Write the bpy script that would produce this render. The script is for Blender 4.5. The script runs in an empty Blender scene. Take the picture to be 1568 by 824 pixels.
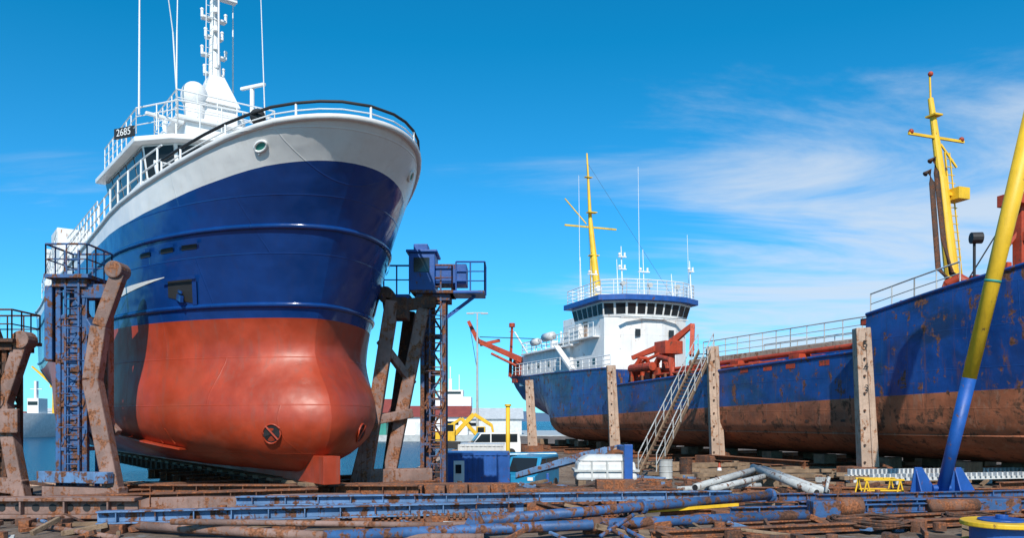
import bpy, math, random
import numpy as np
from mathutils import Vector, Matrix
random.seed(7)
R=math.radians
scene=bpy.context.scene
# ---------------------------------------------------------------- materials
def nt(name):
    m=bpy.data.materials.new(name); m.use_nodes=True
    t=m.node_tree; t.nodes.clear()
    o=t.nodes.new('ShaderNodeOutputMaterial'); b=t.nodes.new('ShaderNodeBsdfPrincipled')
    t.links.new(b.outputs[0],o.inputs[0]); return m,t,b
def N(t,k,**kw):
    n=t.nodes.new(k)
    for a,v in kw.items():
        if a in n.inputs: n.inputs[a].default_value=v
        else: setattr(n,a,v)
    return n
def mixc(t,fac,a,b,bt=None):
    m=t.nodes.new('ShaderNodeMix'); m.data_type='RGBA'
    if bt: m.blend_type=bt
    for i,x in ((0,fac),(6,a),(7,b)):
        if isinstance(x,bpy.types.NodeSocket): t.links.new(x,m.inputs[i])
        else: m.inputs[i].default_value = x if i==0 else (*x,1)
    return m.outputs[2]
def ramp(t,src,lo,hi):
    m=t.nodes.new('ShaderNodeMapRange'); m.interpolation_type='SMOOTHSTEP'
    t.links.new(src,m.inputs[0]); m.inputs[1].default_value=lo; m.inputs[2].default_value=hi
    return m.outputs[0]
def noise(t,vec,scale,detail=5,rough=.6,dist=0):
    n=N(t,'ShaderNodeTexNoise',Scale=scale,Detail=detail,Roughness=rough,Distortion=dist)
    t.links.new(vec,n.inputs['Vector']); return n.outputs[0]
def mapv(t,vec,sc):
    m=t.nodes.new('ShaderNodeMapping'); m.inputs['Scale'].default_value=sc
    t.links.new(vec,m.inputs[0]); return m.outputs[0]
RUST=(0.13,0.055,0.03)
def paint(name,col,rust=0.0,rough=.45,var=.25,streak=.3,plates=False,rustcol=RUST,scale=1.0,bump=.15,metal=0,dirt=(0.05,0.04,0.03),big=None,drip=0):
    m,t,b=nt(name)
    tc=t.nodes.new('ShaderNodeTexCoord'); v=tc.outputs['Object']
    dark=tuple(c*(1-var) for c in col); light=tuple(min(1,c*(1+var*.8)+.01*var) for c in col)
    n1=noise(t,v,.7*scale); c=mixc(t,ramp(t,n1,.3,.7),dark,light)
    if big:
        c=mixc(t,ramp(t,noise(t,mapv(t,v,(.5,.5,.9)),.45,6,.6,.4),.5,.62),c,big)
    n2=noise(t,mapv(t,v,(3*scale,3*scale,.25*scale)),1.6,5,.65)
    if streak>0:
        s=t.nodes.new('ShaderNodeMath'); s.operation='MULTIPLY'; t.links.new(ramp(t,n2,.5,.72),s.inputs[0]); s.inputs[1].default_value=streak
        c=mixc(t,s.outputs[0],c,tuple(.5*x+.5*y for x,y in zip(col,dirt)))
    if drip>0:
        n5=noise(t,mapv(t,v,(2.6,2.6,.12)),1.3,6,.7); s=t.nodes.new('ShaderNodeMath'); s.operation='MULTIPLY'; t.links.new(ramp(t,n5,.56,.70),s.inputs[0]); s.inputs[1].default_value=drip
        c=mixc(t,s.outputs[0],c,rustcol)
    rr=None
    if rust>0:
        n3=noise(t,v,1.7*scale,7,.68,.5)
        a=t.nodes.new('ShaderNodeMath'); a.operation='MULTIPLY_ADD'; t.links.new(n2,a.inputs[0]); a.inputs[1].default_value=.45; t.links.new(n3,a.inputs[2])
        th=.98-rust*.5
        rr=ramp(t,a.outputs[0],th-.05,th+.04)
        n4=noise(t,v,9*scale,4); rc=mixc(t,ramp(t,n4,.3,.7),tuple(x*.45 for x in rustcol),tuple(x*1.5 for x in rustcol))
        c=mixc(t,rr,c,rc)
    t.links.new(c,b.inputs['Base Color'])
    mr=t.nodes.new('ShaderNodeMapRange'); t.links.new(n1,mr.inputs[0]); mr.inputs[3].default_value=max(.05,rough-.12); mr.inputs[4].default_value=min(1,rough+.18)
    ro=mr.outputs[0]
    if rr is not None:
        mm=t.nodes.new('ShaderNodeMath'); mm.operation='MULTIPLY_ADD'; mm.use_clamp=True; t.links.new(rr,mm.inputs[0]); mm.inputs[1].default_value=.45; t.links.new(ro,mm.inputs[2]); ro=mm.outputs[0]
    t.links.new(ro,b.inputs['Roughness']); b.inputs['Metallic'].default_value=metal
    bp=N(t,'ShaderNodeBump',Strength=bump,Distance=.05); 
    t.links.new(noise(t,v,5*scale,5,.7),bp.inputs['Height']); last=bp
    if plates:
        sp=t.nodes.new('ShaderNodeSeparateXYZ'); t.links.new(v,sp.inputs[0]); cb=t.nodes.new('ShaderNodeCombineXYZ')
        t.links.new(sp.outputs[0],cb.inputs[0]); t.links.new(sp.outputs[2],cb.inputs[1])
        br=N(t,'ShaderNodeTexBrick'); br.inputs['Scale'].default_value=1; br.inputs['Brick Width'].default_value=4.2; br.inputs['Row Height'].default_value=1.55
        br.inputs['Mortar Size'].default_value=.025; br.inputs['Mortar Smooth'].default_value=1
        t.links.new(cb.outputs[0],br.inputs['Vector'])
        b2=N(t,'ShaderNodeBump',Strength=.3,Distance=.03); t.links.new(br.outputs['Fac'],b2.inputs['Height']); t.links.new(bp.outputs[0],b2.inputs['Normal'])
        b3=N(t,'ShaderNodeBump',Strength=.5,Distance=.16); t.links.new(noise(t,v,.9,2,.4),b3.inputs['Height']); t.links.new(b2.outputs[0],b3.inputs['Normal']); last=b3
    t.links.new(last.outputs[0],b.inputs['Normal'])
    return m
M={}
M['hull_blue']=paint('gloss_blue_hull_paint',(.003,.038,.18),0,.16,.15,.15,True,bump=.03)
M['hull_red']=paint('red_antifouling',(.37,.043,.013),0,.4,.22,.7,True,bump=.08,dirt=(.16,.08,.06),big=(.32,.052,.022))
M['hull_white']=paint('white_hull_paint',(.70,.69,.68),0,.3,.06,.3,True,bump=.03,dirt=(.4,.33,.26))
M['white']=paint('white_paint',(.78,.78,.77),.03,.4,.06,.15,rustcol=(.4,.22,.12),dirt=(.4,.33,.26))
M['white_worn']=paint('worn_white_paint',(.76,.76,.75),.16,.5,.08,.4,rustcol=(.35,.17,.09),dirt=(.35,.28,.2),drip=.25)
M['old_blue']=paint('weathered_blue_hull',(.006,.055,.24),.30,.35,.28,.6,True,bump=.15,rustcol=(.15,.06,.032),dirt=(.02,.03,.05),big=(.012,.035,.11),drip=.55)
M['old_red']=paint('weathered_red_bottom',(.34,.105,.045),.36,.65,.3,.8,True,bump=.3,rustcol=(.14,.058,.03),dirt=(.34,.26,.19),big=(.20,.075,.04),drip=.6)
M['blue_steel']=paint('blue_steel_paint',(.035,.105,.26),.46,.5,.3,.5,scale=1.8,bump=.25)
M['blue_rust']=paint('blue_painted_rusting_steel',(.05,.085,.18),.55,.6,.3,.6,scale=1.8,bump=.35,rustcol=(.16,.065,.035))
M['blue_clean']=paint('blue_paint',(.008,.08,.33),.2,.45,.2,.3,scale=1.5)
M['pale_blue']=paint('faded_blue_paint',(.10,.20,.37),.42,.6,.25,.6,scale=1.8,bump=.3)
M['rust']=paint('rusted_steel',(.16,.075,.046),.5,.85,.45,.7,scale=2,bump=.6,rustcol=(.25,.09,.038))
M['rust_dark']=paint('dark_rusted_steel',(.07,.04,.03),.5,.85,.45,.6,scale=2,bump=.6)
M['rust_pale']=paint('pale_rust_concrete',(.46,.33,.25),.34,.8,.2,.8,scale=1.6,bump=.5,rustcol=(.30,.15,.085),drip=.4)
M['mauve']=paint('primed_rusting_steel',(.24,.15,.125),.42,.75,.3,.7,scale=1.7,bump=.5,rustcol=(.22,.09,.045))
M['red_lead']=paint('red_lead_paint',(.42,.05,.015),.28,.55,.25,.5,scale=2,rustcol=(.14,.05,.03))
M['yellow']=paint('yellow_paint',(.78,.47,.02),.14,.5,.12,.4,scale=1.5)
M['grey']=paint('galvanised_grey',(.46,.47,.46),.1,.5,.15,.4,scale=2)
M['pale']=paint('pale_grey_paint',(.6,.61,.61),.08,.45,.12,.45,scale=2)
M['pipe_grey']=paint('pipe_grey_paint',(.45,.46,.45),.3,.5,.15,.5,scale=2)
M['black']=paint('black_rubber',(.018,.018,.02),0,.6,.2,.1)
M['wood']=paint('weathered_timber',(.24,.16,.10),.2,.85,.35,.7,scale=2.5,bump=.5,rustcol=(.1,.06,.03))
M['roof_red']=paint('red_roof_sheet',(.30,.06,.04),.1,.6,.15,.3)
M['green']=paint('green_cladding',(.03,.25,.2),.05,.6,.15,.2)
M['cyan']=paint('blue_van_paint',(.02,.24,.45),.05,.3,.1,.15)
m,t,b=nt('window_glass'); b.inputs['Base Color'].default_value=(.015,.02,.025,1); b.inputs['Roughness'].default_value=.08; M['glass']=m
# ---------------------------------------------------------------- geometry helpers
class Part:
    def __init__(s,name,mat,bevel=0,smooth=False):
        s.name=name;s.mat=mat;s.v=[];s.f=[];s.bevel=bevel;s.smooth=smooth
    def raw(s,vs,fs):
        o=len(s.v); s.v+= [tuple(v) for v in vs]; s.f+=[tuple(i+o for i in f) for f in fs]
    def box(s,c,d,rz=0,M3=None):
        hx,hy,hz=d[0]/2,d[1]/2,d[2]/2
        m=M3 if M3 is not None else Matrix.Rotation(rz,3,'Z'); c=Vector(c)
        vs=[c+m@Vector((x*hx,y*hy,z*hz)) for x in(-1,1) for y in(-1,1) for z in(-1,1)]
        s.raw(vs,[(0,1,3,2),(4,6,7,5),(0,4,5,1),(2,3,7,6),(0,2,6,4),(1,5,7,3)])
    def bx(s,x0,x1,y0,y1,z0,z1): s.box(((x0+x1)/2,(y0+y1)/2,(z0+z1)/2),(abs(x1-x0),abs(y1-y0),abs(z1-z0)))
    def frame(s,p,q):
        p=Vector(p);q=Vector(q);d=(q-p).normalized(); up=Vector((0,0,1)) if abs(d.z)<.95 else Vector((0,1,0))
        sd=d.cross(up).normalized(); u=sd.cross(d).normalized(); return p,q,d,sd,u
    def beam(s,p,q,w,h,w2=None,h2=None):
        p,q,d,sd,u=s.frame(p,q); w2=w2 or w;h2=h2 or h; vs=[]
        for c,a,b in((p,w,h),(q,w2,h2)):
            for i,j in((-1,-1),(1,-1),(1,1),(-1,1)): vs.append(c+sd*a/2*i+u*b/2*j)
        s.raw(vs,[(0,3,2,1),(4,5,6,7),(0,1,5,4),(1,2,6,5),(2,3,7,6),(3,0,4,7)])
    def ibeam(s,p,q,w,h,tf=.04,ribs=0):
        p,q,d,sd,u=s.frame(p,q)
        s.beam(p+u*(h/2-tf/2),q+u*(h/2-tf/2),w,tf); s.beam(p-u*(h/2-tf/2),q-u*(h/2-tf/2),w,tf)
        s.beam(p,q,tf,h-2*tf)
        for i in range(ribs):
            c=p+(q-p)*((i+.5)/ribs)
            s.beam(c-d*.015,c+d*.015,w*.9,h-2.2*tf)
    def tube(s,p,q,r,r2=None,n=8,cap=True):
        p,q,d,sd,u=s.frame(p,q); r2=r if r2 is None else r2; vs=[]
        for c,a in((p,r),(q,r2)):
            for i in range(n):
                an=2*math.pi*i/n; vs.append(c+(sd*math.cos(an)+u*math.sin(an))*a)
        fs=[(i,(i+1)%n,n+(i+1)%n,n+i) for i in range(n)]
        if cap: fs+=[tuple(range(n))[::-1],tuple(range(n,2*n))]
        s.raw(vs,fs)
    def path(s,pts,r,n=8,closed=False):
        pts=[Vector(p) for p in pts]
        L=len(pts); vs=[]
        for i,p in enumerate(pts):
            a=pts[i-1] if (i>0 or closed) else p; b=pts[(i+1)%L] if (i<L-1 or closed) else p
            d=(b-a).normalized(); up=Vector((0,0,1)) if abs(d.z)<.95 else Vector((0,1,0))
            sd=d.cross(up).normalized(); u=sd.cross(d).normalized()
            for k in range(n):
                an=2*math.pi*k/n; vs.append(p+(sd*math.cos(an)+u*math.sin(an))*r)
        fs=[]
        for i in range(L if closed else L-1):
            j=(i+1)%L
            for k in range(n): fs.append((i*n+k,i*n+(k+1)%n,j*n+(k+1)%n,j*n+k))
        if not closed: fs+=[tuple(range(n))[::-1],tuple(range((L-1)*n,L*n))]
        s.raw(vs,fs)
    def prism(s,poly,z0,z1,poly2=None):
        n=len(poly);poly2=poly2 or poly
        vs=[(x,y,z0) for x,y in poly]+[(x,y,z1) for x,y in poly2]
        s.raw(vs,[(i,(i+1)%n,n+(i+1)%n,n+i) for i in range(n)]+[tuple(range(n))[::-1],tuple(range(n,2*n))])
    def sphere(s,c,r,n=16,m=10,z=(1,1,1)):
        vs=[];fs=[]
        for i in range(m+1):
            ph=math.pi*i/m
            for k in range(n):
                a=2*math.pi*k/n; vs.append((c[0]+r*z[0]*math.sin(ph)*math.cos(a),c[1]+r*z[1]*math.sin(ph)*math.sin(a),c[2]+r*z[2]*math.cos(ph)))
        for i in range(m):
            for k in range(n): fs.append((i*n+k,(i+1)*n+k,(i+1)*n+(k+1)%n,i*n+(k+1)%n))
        s.raw(vs,fs)
    def extr(s,pts,off):
        n=len(pts);off=Vector(off)
        vs=[Vector(p) for p in pts]+[Vector(p)+off for p in pts]
        s.raw(vs,[(i,(i+1)%n,n+(i+1)%n,n+i) for i in range(n)]+[tuple(range(n))[::-1],tuple(range(n,2*n))])
    def rail(s,pts,h=1.0,sp=1.2,n=3,r=.025):
        pts=[Vector(p) for p in pts]
        for k in range(n):
            z=Vector((0,0,h*(k+1)/n)); 
            for a,b in zip(pts,pts[1:]): s.tube(a+z,b+z,r*(1.2 if k==n-1 else .8),n=6)
        for a,b in zip(pts,pts[1:]):
            m=max(1,round((b-a).length/sp))
            for i in range(m+1):
                c=a+(b-a)*i/m; s.tube(c,c+Vector((0,0,h)),r,n=6)
    def ladder(s,p,q,w,side,sp=.3,r=.025):
        p=Vector(p);q=Vector(q);sd=Vector(side).normalized()*w/2
        s.beam(p-sd,q-sd,r*2,r*2);s.beam(p+sd,q+sd,r*2,r*2)
        n=int((q-p).length/sp)
        for i in range(1,n):
            c=p+(q-p)*i/n; s.tube(c-sd,c+sd,r*.8,n=5)
    def shift(s,d): s.v=[(x+d[0],y+d[1],z+d[2]) for x,y,z in s.v]
import bmesh
class Obj:
    def __init__(s,name,loc=(0,0,0),rz=0,local=False):
        s.e=bpy.data.objects.new(name,None); scene.collection.objects.link(s.e); s.e.location=loc; s.e.rotation_euler=(0,0,rz); s.e.empty_display_size=.3
        s.off=Vector((0,0,0)) if local else Vector(loc); s.parts={}
    def p(s,name,mat,bevel=0,smooth=False):
        if name not in s.parts: s.parts[name]=Part(name,mat,bevel,smooth)
        return s.parts[name]
    def done(s):
        for pt in s.parts.values():
            if not pt.v: continue
            me=bpy.data.meshes.new(pt.name); me.from_pydata([Vector(v)-s.off for v in pt.v],[],pt.f)
            bm=bmesh.new();bm.from_mesh(me);bmesh.ops.recalc_face_normals(bm,faces=bm.faces);bm.to_mesh(me);bm.free()
            mats=pt.mat if isinstance(pt.mat,list) else [pt.mat]
            for k in mats: me.materials.append(M[k] if isinstance(k,str) else k)
            if hasattr(pt,'mi'):
                me.polygons.foreach_set('material_index',pt.mi)
            if pt.smooth: me.polygons.foreach_set('use_smooth',[True]*len(me.polygons))
            o=bpy.data.objects.new(pt.name,me); scene.collection.objects.link(o); o.parent=s.e
            if pt.bevel:
                b=o.modifiers.new('b','BEVEL');b.width=pt.bevel;b.segments=2;b.limit_method='ANGLE'
        return s
def text(parent,body,loc,rot,size,mat):
    c=bpy.data.curves.new('number_marking','FONT');c.body=body;c.size=size;c.align_x='CENTER';c.align_y='CENTER';c.extrude=.004
    o=bpy.data.objects.new('number_marking',c);scene.collection.objects.link(o);o.parent=parent;o.location=loc;o.rotation_euler=rot;c.materials.append(M[mat])
def itp(x,xs,ys): return float(np.interp(x,xs,ys))
# ---------------------------------------------------------------- hull
class Hull:
    def __init__(s,T,L,B,zk,zbil,t0,ts,Le,q,stern,kp=2.6):
        s.T=T;s.L=L;s.B=B;s.zk=zk;s.zbil=zbil;s.t0=t0;s.ts=ts;s.Le=Le;s.q=q;s.stern=stern;s.kp=kp
    def pt(s,T,z,sg=1,off=0):
        x=T+itp(z,*s.t0)*(1-min(1,T/10))+itp(z,*s.ts)*max(0,(T-(s.L-12))/12)
        k=max(0,(s.zbil-z)/(s.zbil-s.zk)); Bz=s.B*max(0,1-k**s.kp)**(1/2.2)
        ss=min(1,max(0,T/itp(z,*s.Le))); en=(1-(1-ss)**2)**(1/itp(z,*s.q))
        u=max(0,(T-(s.L-14))/14); st=1-(1-itp(z,*s.stern))*u*u*(3-2*u)
        y=Bz*en*st
        return Vector((x,y*sg,z))
    def nrm(s,T,z,sg):
        a=s.pt(T+.05,z,sg)-s.pt(max(0,T-.05),z,sg); b=s.pt(T,z+.05,sg)-s.pt(T,z-.05,sg)
        n=a.cross(b).normalized()
        if n.y*sg<0: n=-n
        return n
    def build(s,part,rows):
        nR=len(rows); nT=len(s.T)
        for sg in(1,-1):
            vs=[];fs=[];mi=[]
            for t in s.T:
                for zf,_ in rows: vs.append(s.pt(t,zf(t),sg))
            for i in range(nT-1):
                for j in range(nR-1): fs.append((i*nR+j,(i+1)*nR+j,(i+1)*nR+j+1,i*nR+j+1)); mi.append(rows[j][1])
            part.raw(vs,fs); part.mi=getattr(part,'mi',[])+mi
        n=nT*nR; o=(nT-1)*nR
        for j in range(nR-1): part.f.append((o+j,o+j+1,n+o+j+1,n+o+j)); part.mi.append(rows[j][1])
    def line(s,zf,Ts,sg): return [s.pt(t,zf(t),sg) for t in Ts]
    def around(s,zf,Ts):
        a=s.line(zf,Ts,1); b=s.line(zf,Ts,-1); return b[::-1][:-1]+a
    def patch(s,part,T0,T1,z0f,z1f,sg,off=.02,n=6,m=3):
        vs=[];fs=[]
        for i in range(n+1):
            t=T0+(T1-T0)*i/n
            a,b=z0f(i/n),z1f(i/n)
            for j in range(m+1):
                z=a+(b-a)*j/m; vs.append(s.pt(t,z,sg)+s.nrm(t,z,sg)*off)
        for i in range(n):
            for j in range(m): fs.append((i*(m+1)+j,(i+1)*(m+1)+j,(i+1)*(m+1)+j+1,i*(m+1)+j+1))
        part.raw(vs,fs)
# ================================================================ SHIP 1
ang1=math.atan2(.809,-.588)
S1=(-6.1,26,0)
T1=[0,.02,.06,.12,.2,.32,.5,.7,.95,1.25,1.6,2,2.5,3,3.6,4.2,5,5.8,6.8,8,9.5,11,13,15,18,21,23,25,27,29,31,33,35,36]
h1=Hull(T1,36,4.8,.9,3.5,
  ([.9,1.5,2.1,2.8,3.5,4.1,4.7,5.3,5.9,7.5,8.84,10.2,11.3],[.8,-.2,-.75,-.9,-.6,0,.45,.45,.2,-.6,-1.4,-2.6,-3.8]),
  ([.9,3,5,6,12],[-4,-3,-1,0,0]),
  ([.9,2.8,4.7,5.9,8.8,10.4,12],[9.0,9.2,9.2,9,8.3,8.3,8.5]),
  ([.9,2.1,2.8,3.6,4.6,5.9,8.8,10.5,12],[1.7,1.58,1.48,1.42,1.42,1.5,1.82,2.05,2.15]),
  ([.9,3,5,6,12],[.3,.5,.75,.85,.9]))
ztop=lambda t: itp(t,[0,1,2,3,4.5,6,9,14,20,40],[11.1,11.0,10.8,10.58,10.32,10.15,9.95,9.8,9.6,9.6])
zb=lambda t: itp(t,[0,1,2,4,6,12,20,40],[10.15,10.0,9.8,9.48,9.33,9.3,9.1,9.1])
tr=Obj('fishing_trawler',S1,ang1,local=True)
hp=tr.p('hull',['hull_red','hull_blue','hull_white'],smooth=True)
rows=[(lambda t,z=z:z,0) for z in (.9,.93,1.0,1.1,1.25,1.45,1.7,2.0,2.35,2.7,3.05,3.4,3.75,4.1,4.45,4.8,5.15,5.5)]
rows+=[(lambda t:5.88,1)]+[(lambda t,z=z:z,1) for z in (6.3,6.8,7.3,7.8,8.3,8.7,9.05)]
rows+=[(zb,2)]+[(lambda t,k=k:zb(t)+(ztop(t)-zb(t))*k,2) for k in (.25,.5,.75,1)]
h1.build(hp,rows)
st=tr.p('rubbing_strakes','hull_blue',smooth=True)
for z in (6.28,8.5): st.path(h1.around(lambda t,z=z:z,T1),.085,8)
cap=tr.p('bulwark_cap','hull_white',smooth=True); cap.path(h1.around(ztop,T1),.09,8)
dk=tr.p('deck','grey'); 
a=h1.line(lambda t:ztop(t)-.9,T1,1);b_=h1.line(lambda t:ztop(t)-.9,T1,-1)
dk.raw(a+b_,[(i,i+1,len(a)+i+1,len(a)+i) for i in range(len(a)-1)])
rb=tr.p('bow_rail_stanchions','white'); rt=tr.p('bow_handrail','black',smooth=True)
Tr=[0,.1,.3,.6,1,1.5,2,2.6,3.4,4.2]
top=[p+Vector((0,0,.42)) for p in h1.around(ztop,Tr)]
rt.path(top,.045,8)
rb.path([p-Vector((0,0,.21)) for p in top],.02,6)
for p in h1.around(ztop,[0,.6,2,3.4,4.2]): rb.tube(p,p+Vector((0,0,.42)),.035)
for k in range(0,27):
    t=4.4+k*.9; p=h1.pt(t,ztop(t),1); rb.tube(p,p+Vector((0,0,.9)),.035,n=6)
for zz in (.45,.9):
    rb.path([h1.pt(t,ztop(t),1)+Vector((0,0,zz)) for t in (4.2,5,7,9,12,15,18,22,27)],.03,6)
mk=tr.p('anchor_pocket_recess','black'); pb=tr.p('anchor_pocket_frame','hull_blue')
for sg in(1,-1):
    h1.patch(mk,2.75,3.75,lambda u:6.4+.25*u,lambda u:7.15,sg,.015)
    h1.patch(pb,2.6,3.9,lambda u:7.15,lambda u:7.25,sg,.12,m=1); h1.patch(pb,2.6,2.75,lambda u:6.35,lambda u:7.15,sg,.06,m=1)
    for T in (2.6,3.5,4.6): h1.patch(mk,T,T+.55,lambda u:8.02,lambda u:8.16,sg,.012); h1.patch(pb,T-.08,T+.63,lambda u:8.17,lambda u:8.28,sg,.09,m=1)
    h1.patch(tr.p('white_stripe','hull_white'),3.9,6.8,lambda u:7.28-.36*u,lambda u:7.3-.1*u,sg,.012)
    h1.patch(tr.p('white_stripe','hull_white'),12,24,lambda u:6.85,lambda u:7.05,sg,.012)
an=tr.p('anchor','hull_blue'); c=h1.pt(3.2,6.65,1)+h1.nrm(3.2,6.65,1)*.08
an.beam(c+Vector((-.25,0,-.12)),c+Vector((.35,.0,.05)),.1,.2); an.beam(c+Vector((-.2,0,.1)),c+Vector((.25,.02,.22)),.05,.08)
for sg in(1,-1):
    ring=[]
    for k in range(20):
        a=2*math.pi*k/20; t=.9+.2*math.cos(a); z=2.2+.3*math.sin(a)
        ring.append(h1.pt(t,z,sg)+h1.nrm(t,z,sg)*.015)
    tr.p('thruster_ring','hull_red',smooth=True).path(ring,.03,6,closed=True)
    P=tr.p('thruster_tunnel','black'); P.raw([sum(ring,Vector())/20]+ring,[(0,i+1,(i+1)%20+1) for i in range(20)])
    G=tr.p('thruster_grid','hull_red')
    G.beam(ring[3]+Vector((0,.02*sg,0)),ring[-8]+Vector((0,.02*sg,0)),.08,.05)
    for T in (1.1,):
        z=ztop(T)-.5; ring=[]
        for k in range(16):
            a=2*math.pi*k/16; t=T+.12*math.cos(a); zz=z+.12*math.sin(a); ring.append(h1.pt(t,zz,sg)+h1.nrm(t,zz,sg)*.03)
        tr.p('fairlead','white',smooth=True).path(ring,.04,6,closed=True)
        tr.p('fairlead_hole','green').raw([sum(ring,Vector())/16]+ring,[(0,i+1,(i+1)%16+1) for i in range(16)])
kb=tr.p('keel_bar','hull_red',.02); kb.bx(-.9,2.6,-.28,.28,.62,1.5); kb.bx(2.6,32,-.22,.22,.66,1.0)
f=tr.p('bilge_keel','hull_red')
pts=[h1.pt(t,1.75+.12*(t-5),1) for t in (4.2,5,6,7,8,10)]
for p,q in zip(pts,pts[1:]): f.beam(p,q,.6,.05)
for t in (4.5,5.2,5.9):
    p=h1.pt(t,1.85,1); f.tube(p,p+Vector((-.1,.35,.5)),.035)
# wheelhouse
wh=tr.p('wheelhouse','white',.03)
lo=[(14,-2.2),(13.4,-1),(13.4,1),(14,2.2),(15.0,3.1),(21,3.3),(21,-3.3),(15.0,-3.1)]
def scl(poly,f,cx=17.5): return [(cx+(x-cx)*f,y*f) for x,y in poly]
wh.bx(12.8,30,-3.8,3.8,8.8,11.4)
wh.prism(lo,11.4,12.1); wh.prism(lo,12.1,13.35,scl(lo,1.07)); wh.prism(scl(lo,1.18),13.35,13.55); wh.prism(scl(lo,1.0),13.55,13.8)
gl=tr.p('wheelhouse_windows','glass')
def winedge(part,A,B,z0,z1,k0,k1,n,edges,gap=.12,push=.015):
    for i in edges:
        a0,a1=Vector((*A[i],z0)),Vector((*A[(i+1)%len(A)],z0)); b0,b1=Vector((*B[i],z1)),Vector((*B[(i+1)%len(B)],z1))
        L=(a1-a0).length; m=max(1,round(L/n)); nn=(a1-a0).cross(b0-a0).normalized()
        cx=sum(x for x,y in A)/len(A); 
        if nn.dot((a0+a1)/2-Vector((cx,0,z0)))<0: nn=-nn
        for k in range(m):
            u0=(k+gap)/m;u1=(k+1-gap)/m
            def P(u,v): return a0.lerp(a1,u).lerp(b0.lerp(b1,u),v)+nn*push
            q=[P(u0,k0),P(u1,k0),P(u1,k1),P(u0,k1)]
            part.extr(q,nn*.02)
winedge(gl,lo,scl(lo,1.07),12.1,13.35,.04,.93,1.1,[7,0,1,2,3,4],.06)
nb=tr.p('name_board','black',.01)
nb.box((15.9,3.75,14.05),(1.1,.06,.42),rz=R(30))
upd=tr.p('upper_deck_structure','white',.03)
upd.bx(15.2,18.5,-1.6,1.6,13.7,15.6); upd.bx(15.0,18.8,-2,2,15.6,15.75); upd.bx(16,17.6,-.7,.7,15.75,16.8)
gl.bx(20.45,20.5,-1.2,1.2,14,14.6)
rr=tr.p('upper_rails','white')
rr.rail([(13.2,2.4,13.8),(13.0,0,13.8),(13.2,-2.4,13.8),(15,-3.5,13.8),(21,-3.5,13.8)],1.0,.9); rr.rail([(13.2,2.4,13.8),(15,3.5,13.8),(21,3.6,13.8)],1.0,.9)
rr.rail([(15,-2,14.95),(15,2,14.95),(18.8,2,14.95),(18.8,-2,14.95),(15,-2,14.95)],.95,.8)
ms=tr.p('main_mast','white',smooth=False)
ms.tube((16.6,0,15.7),(16.9,0,20.0),.36,.22,12); ms.tube((16.9,0,20),(17.1,0,28),.18,.09,10)
for z,w in ((18.4,.8),(19.2,1.0),(20.0,.7),(20.8,1.0),(21.8,1.9),(22.5,1.3),(23.3,.8),(24.2,1.2)):
    ms.box((16.9,0,z),(.35,w,.08)); 
    for y in(-w/2,w/2): ms.tube((16.9,y,z),(16.9,y,z+.3),.06); ms.sphere((16.9,y,z+.32),.08,8,6)
    ms.tube((16.6,0,z+.2),(16.6,0,z+.4),.12)
ms.tube((16.2,0,18.6),(16.2,0,21.5),.04); ms.ladder((16.45,.35,16.8),(16.7,.25,22),.25,(0,1,0),.35,.015)
ms.prism([(15.8,-.8),(15.8,.8),(17.6,.8),(17.6,-.8)],16.8,18.2,[(16.4,-.3),(16.4,.3),(17.2,.3),(17.2,-.3)])
rd=tr.p('radar','white',.03); rd.box((16.1,0,22.6),(.16,1.9,.13),rz=R(25)); rd.box((15.4,-1.2,17.7),(.14,1.3,.13),rz=R(-60)); rd.tube((15.5,-1.2,16.2),(15.5,-1.2,17.65),.1)
rd.box((14.3,2.6,15.2),(.14,1.5,.13),rz=R(10)); rd.tube((14.3,2.6,13.7),(14.3,2.6,15.15),.07)
dm=tr.p('satellite_dome','white',smooth=True); dm.sphere((16.2,1.0,17.0),.55,20,14,(1,1,1.15)); dm.tube((16.2,1.0,15.2),(16.2,1.0,16.8),.3,.45,14)
dm.sphere((17.2,-1.1,16.6),.35)
ant=tr.p('whip_antennas','white')
for x,y,z,h,lx in ((14.5,3.5,14.4,10.5,.1),(15.5,1.9,14,9,.15),(16.5,1.6,15.7,6,-.8),(12.6,-.8,10.5,9,-.35),(17.5,-1,16,9,0)):
    ant.tube((x,y,z),(x+lx*.3,y-lx*.3,z+h*.5),.04,.03,6); ant.tube((x+lx*.3,y-lx*.3,z+h*.5),(x+lx,y-lx,z+h),.025,.015,6)
fg=tr.p('foredeck_gear','white'); 
for y in (-2.4,-1.2,1.0,2.2,3.3): fg.beam((11.2,y,10),(12.8,y,12.2),.1,.1)
fg.rail([(10.5,-3.6,10.2),(10.5,3.6,10.2)],1.3,.7); fg.beam((8.2,-1,9.9),(8.2,-1,11.6),.15,.15)
for nme in ('wheelhouse','wheelhouse_windows','name_board','upper_rails','whip_antennas','foredeck_gear'):
    tr.parts[nme].shift((-5.3,0,0))
for nme in ('upper_deck_structure','main_mast','radar','satellite_dome'):
    tr.parts[nme].shift((-5.3,0,-.8))
lt=tr.p('searchlight','black',smooth=True); c=h1.pt(1.4,ztop(1.4),1)+Vector((.2,-.3,.35)); lt.tube(c,c+Vector((-.3,.15,0)),.2,.22,14); fg.tube(c-Vector((0,0,1)),c,.04)
ah=tr.p('aft_house','white_worn',.04); ah.bx(27,31,-3.4,4.0,9.0,12.4); ah.bx(28,30.5,2.2,4.0,12.4,13.6); ah.bx(24.7,27,-3.8,3.8,11.4,11.55)
gl.bx(19,20.2,3.8,3.82,9.9,10.7); gl.bx(21.5,22.7,3.8,3.82,9.9,10.7); gl.bx(13,14,3.8,3.82,10.6,11.1); gl.bx(16,17,3.8,3.82,10.6,11.1)
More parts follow.
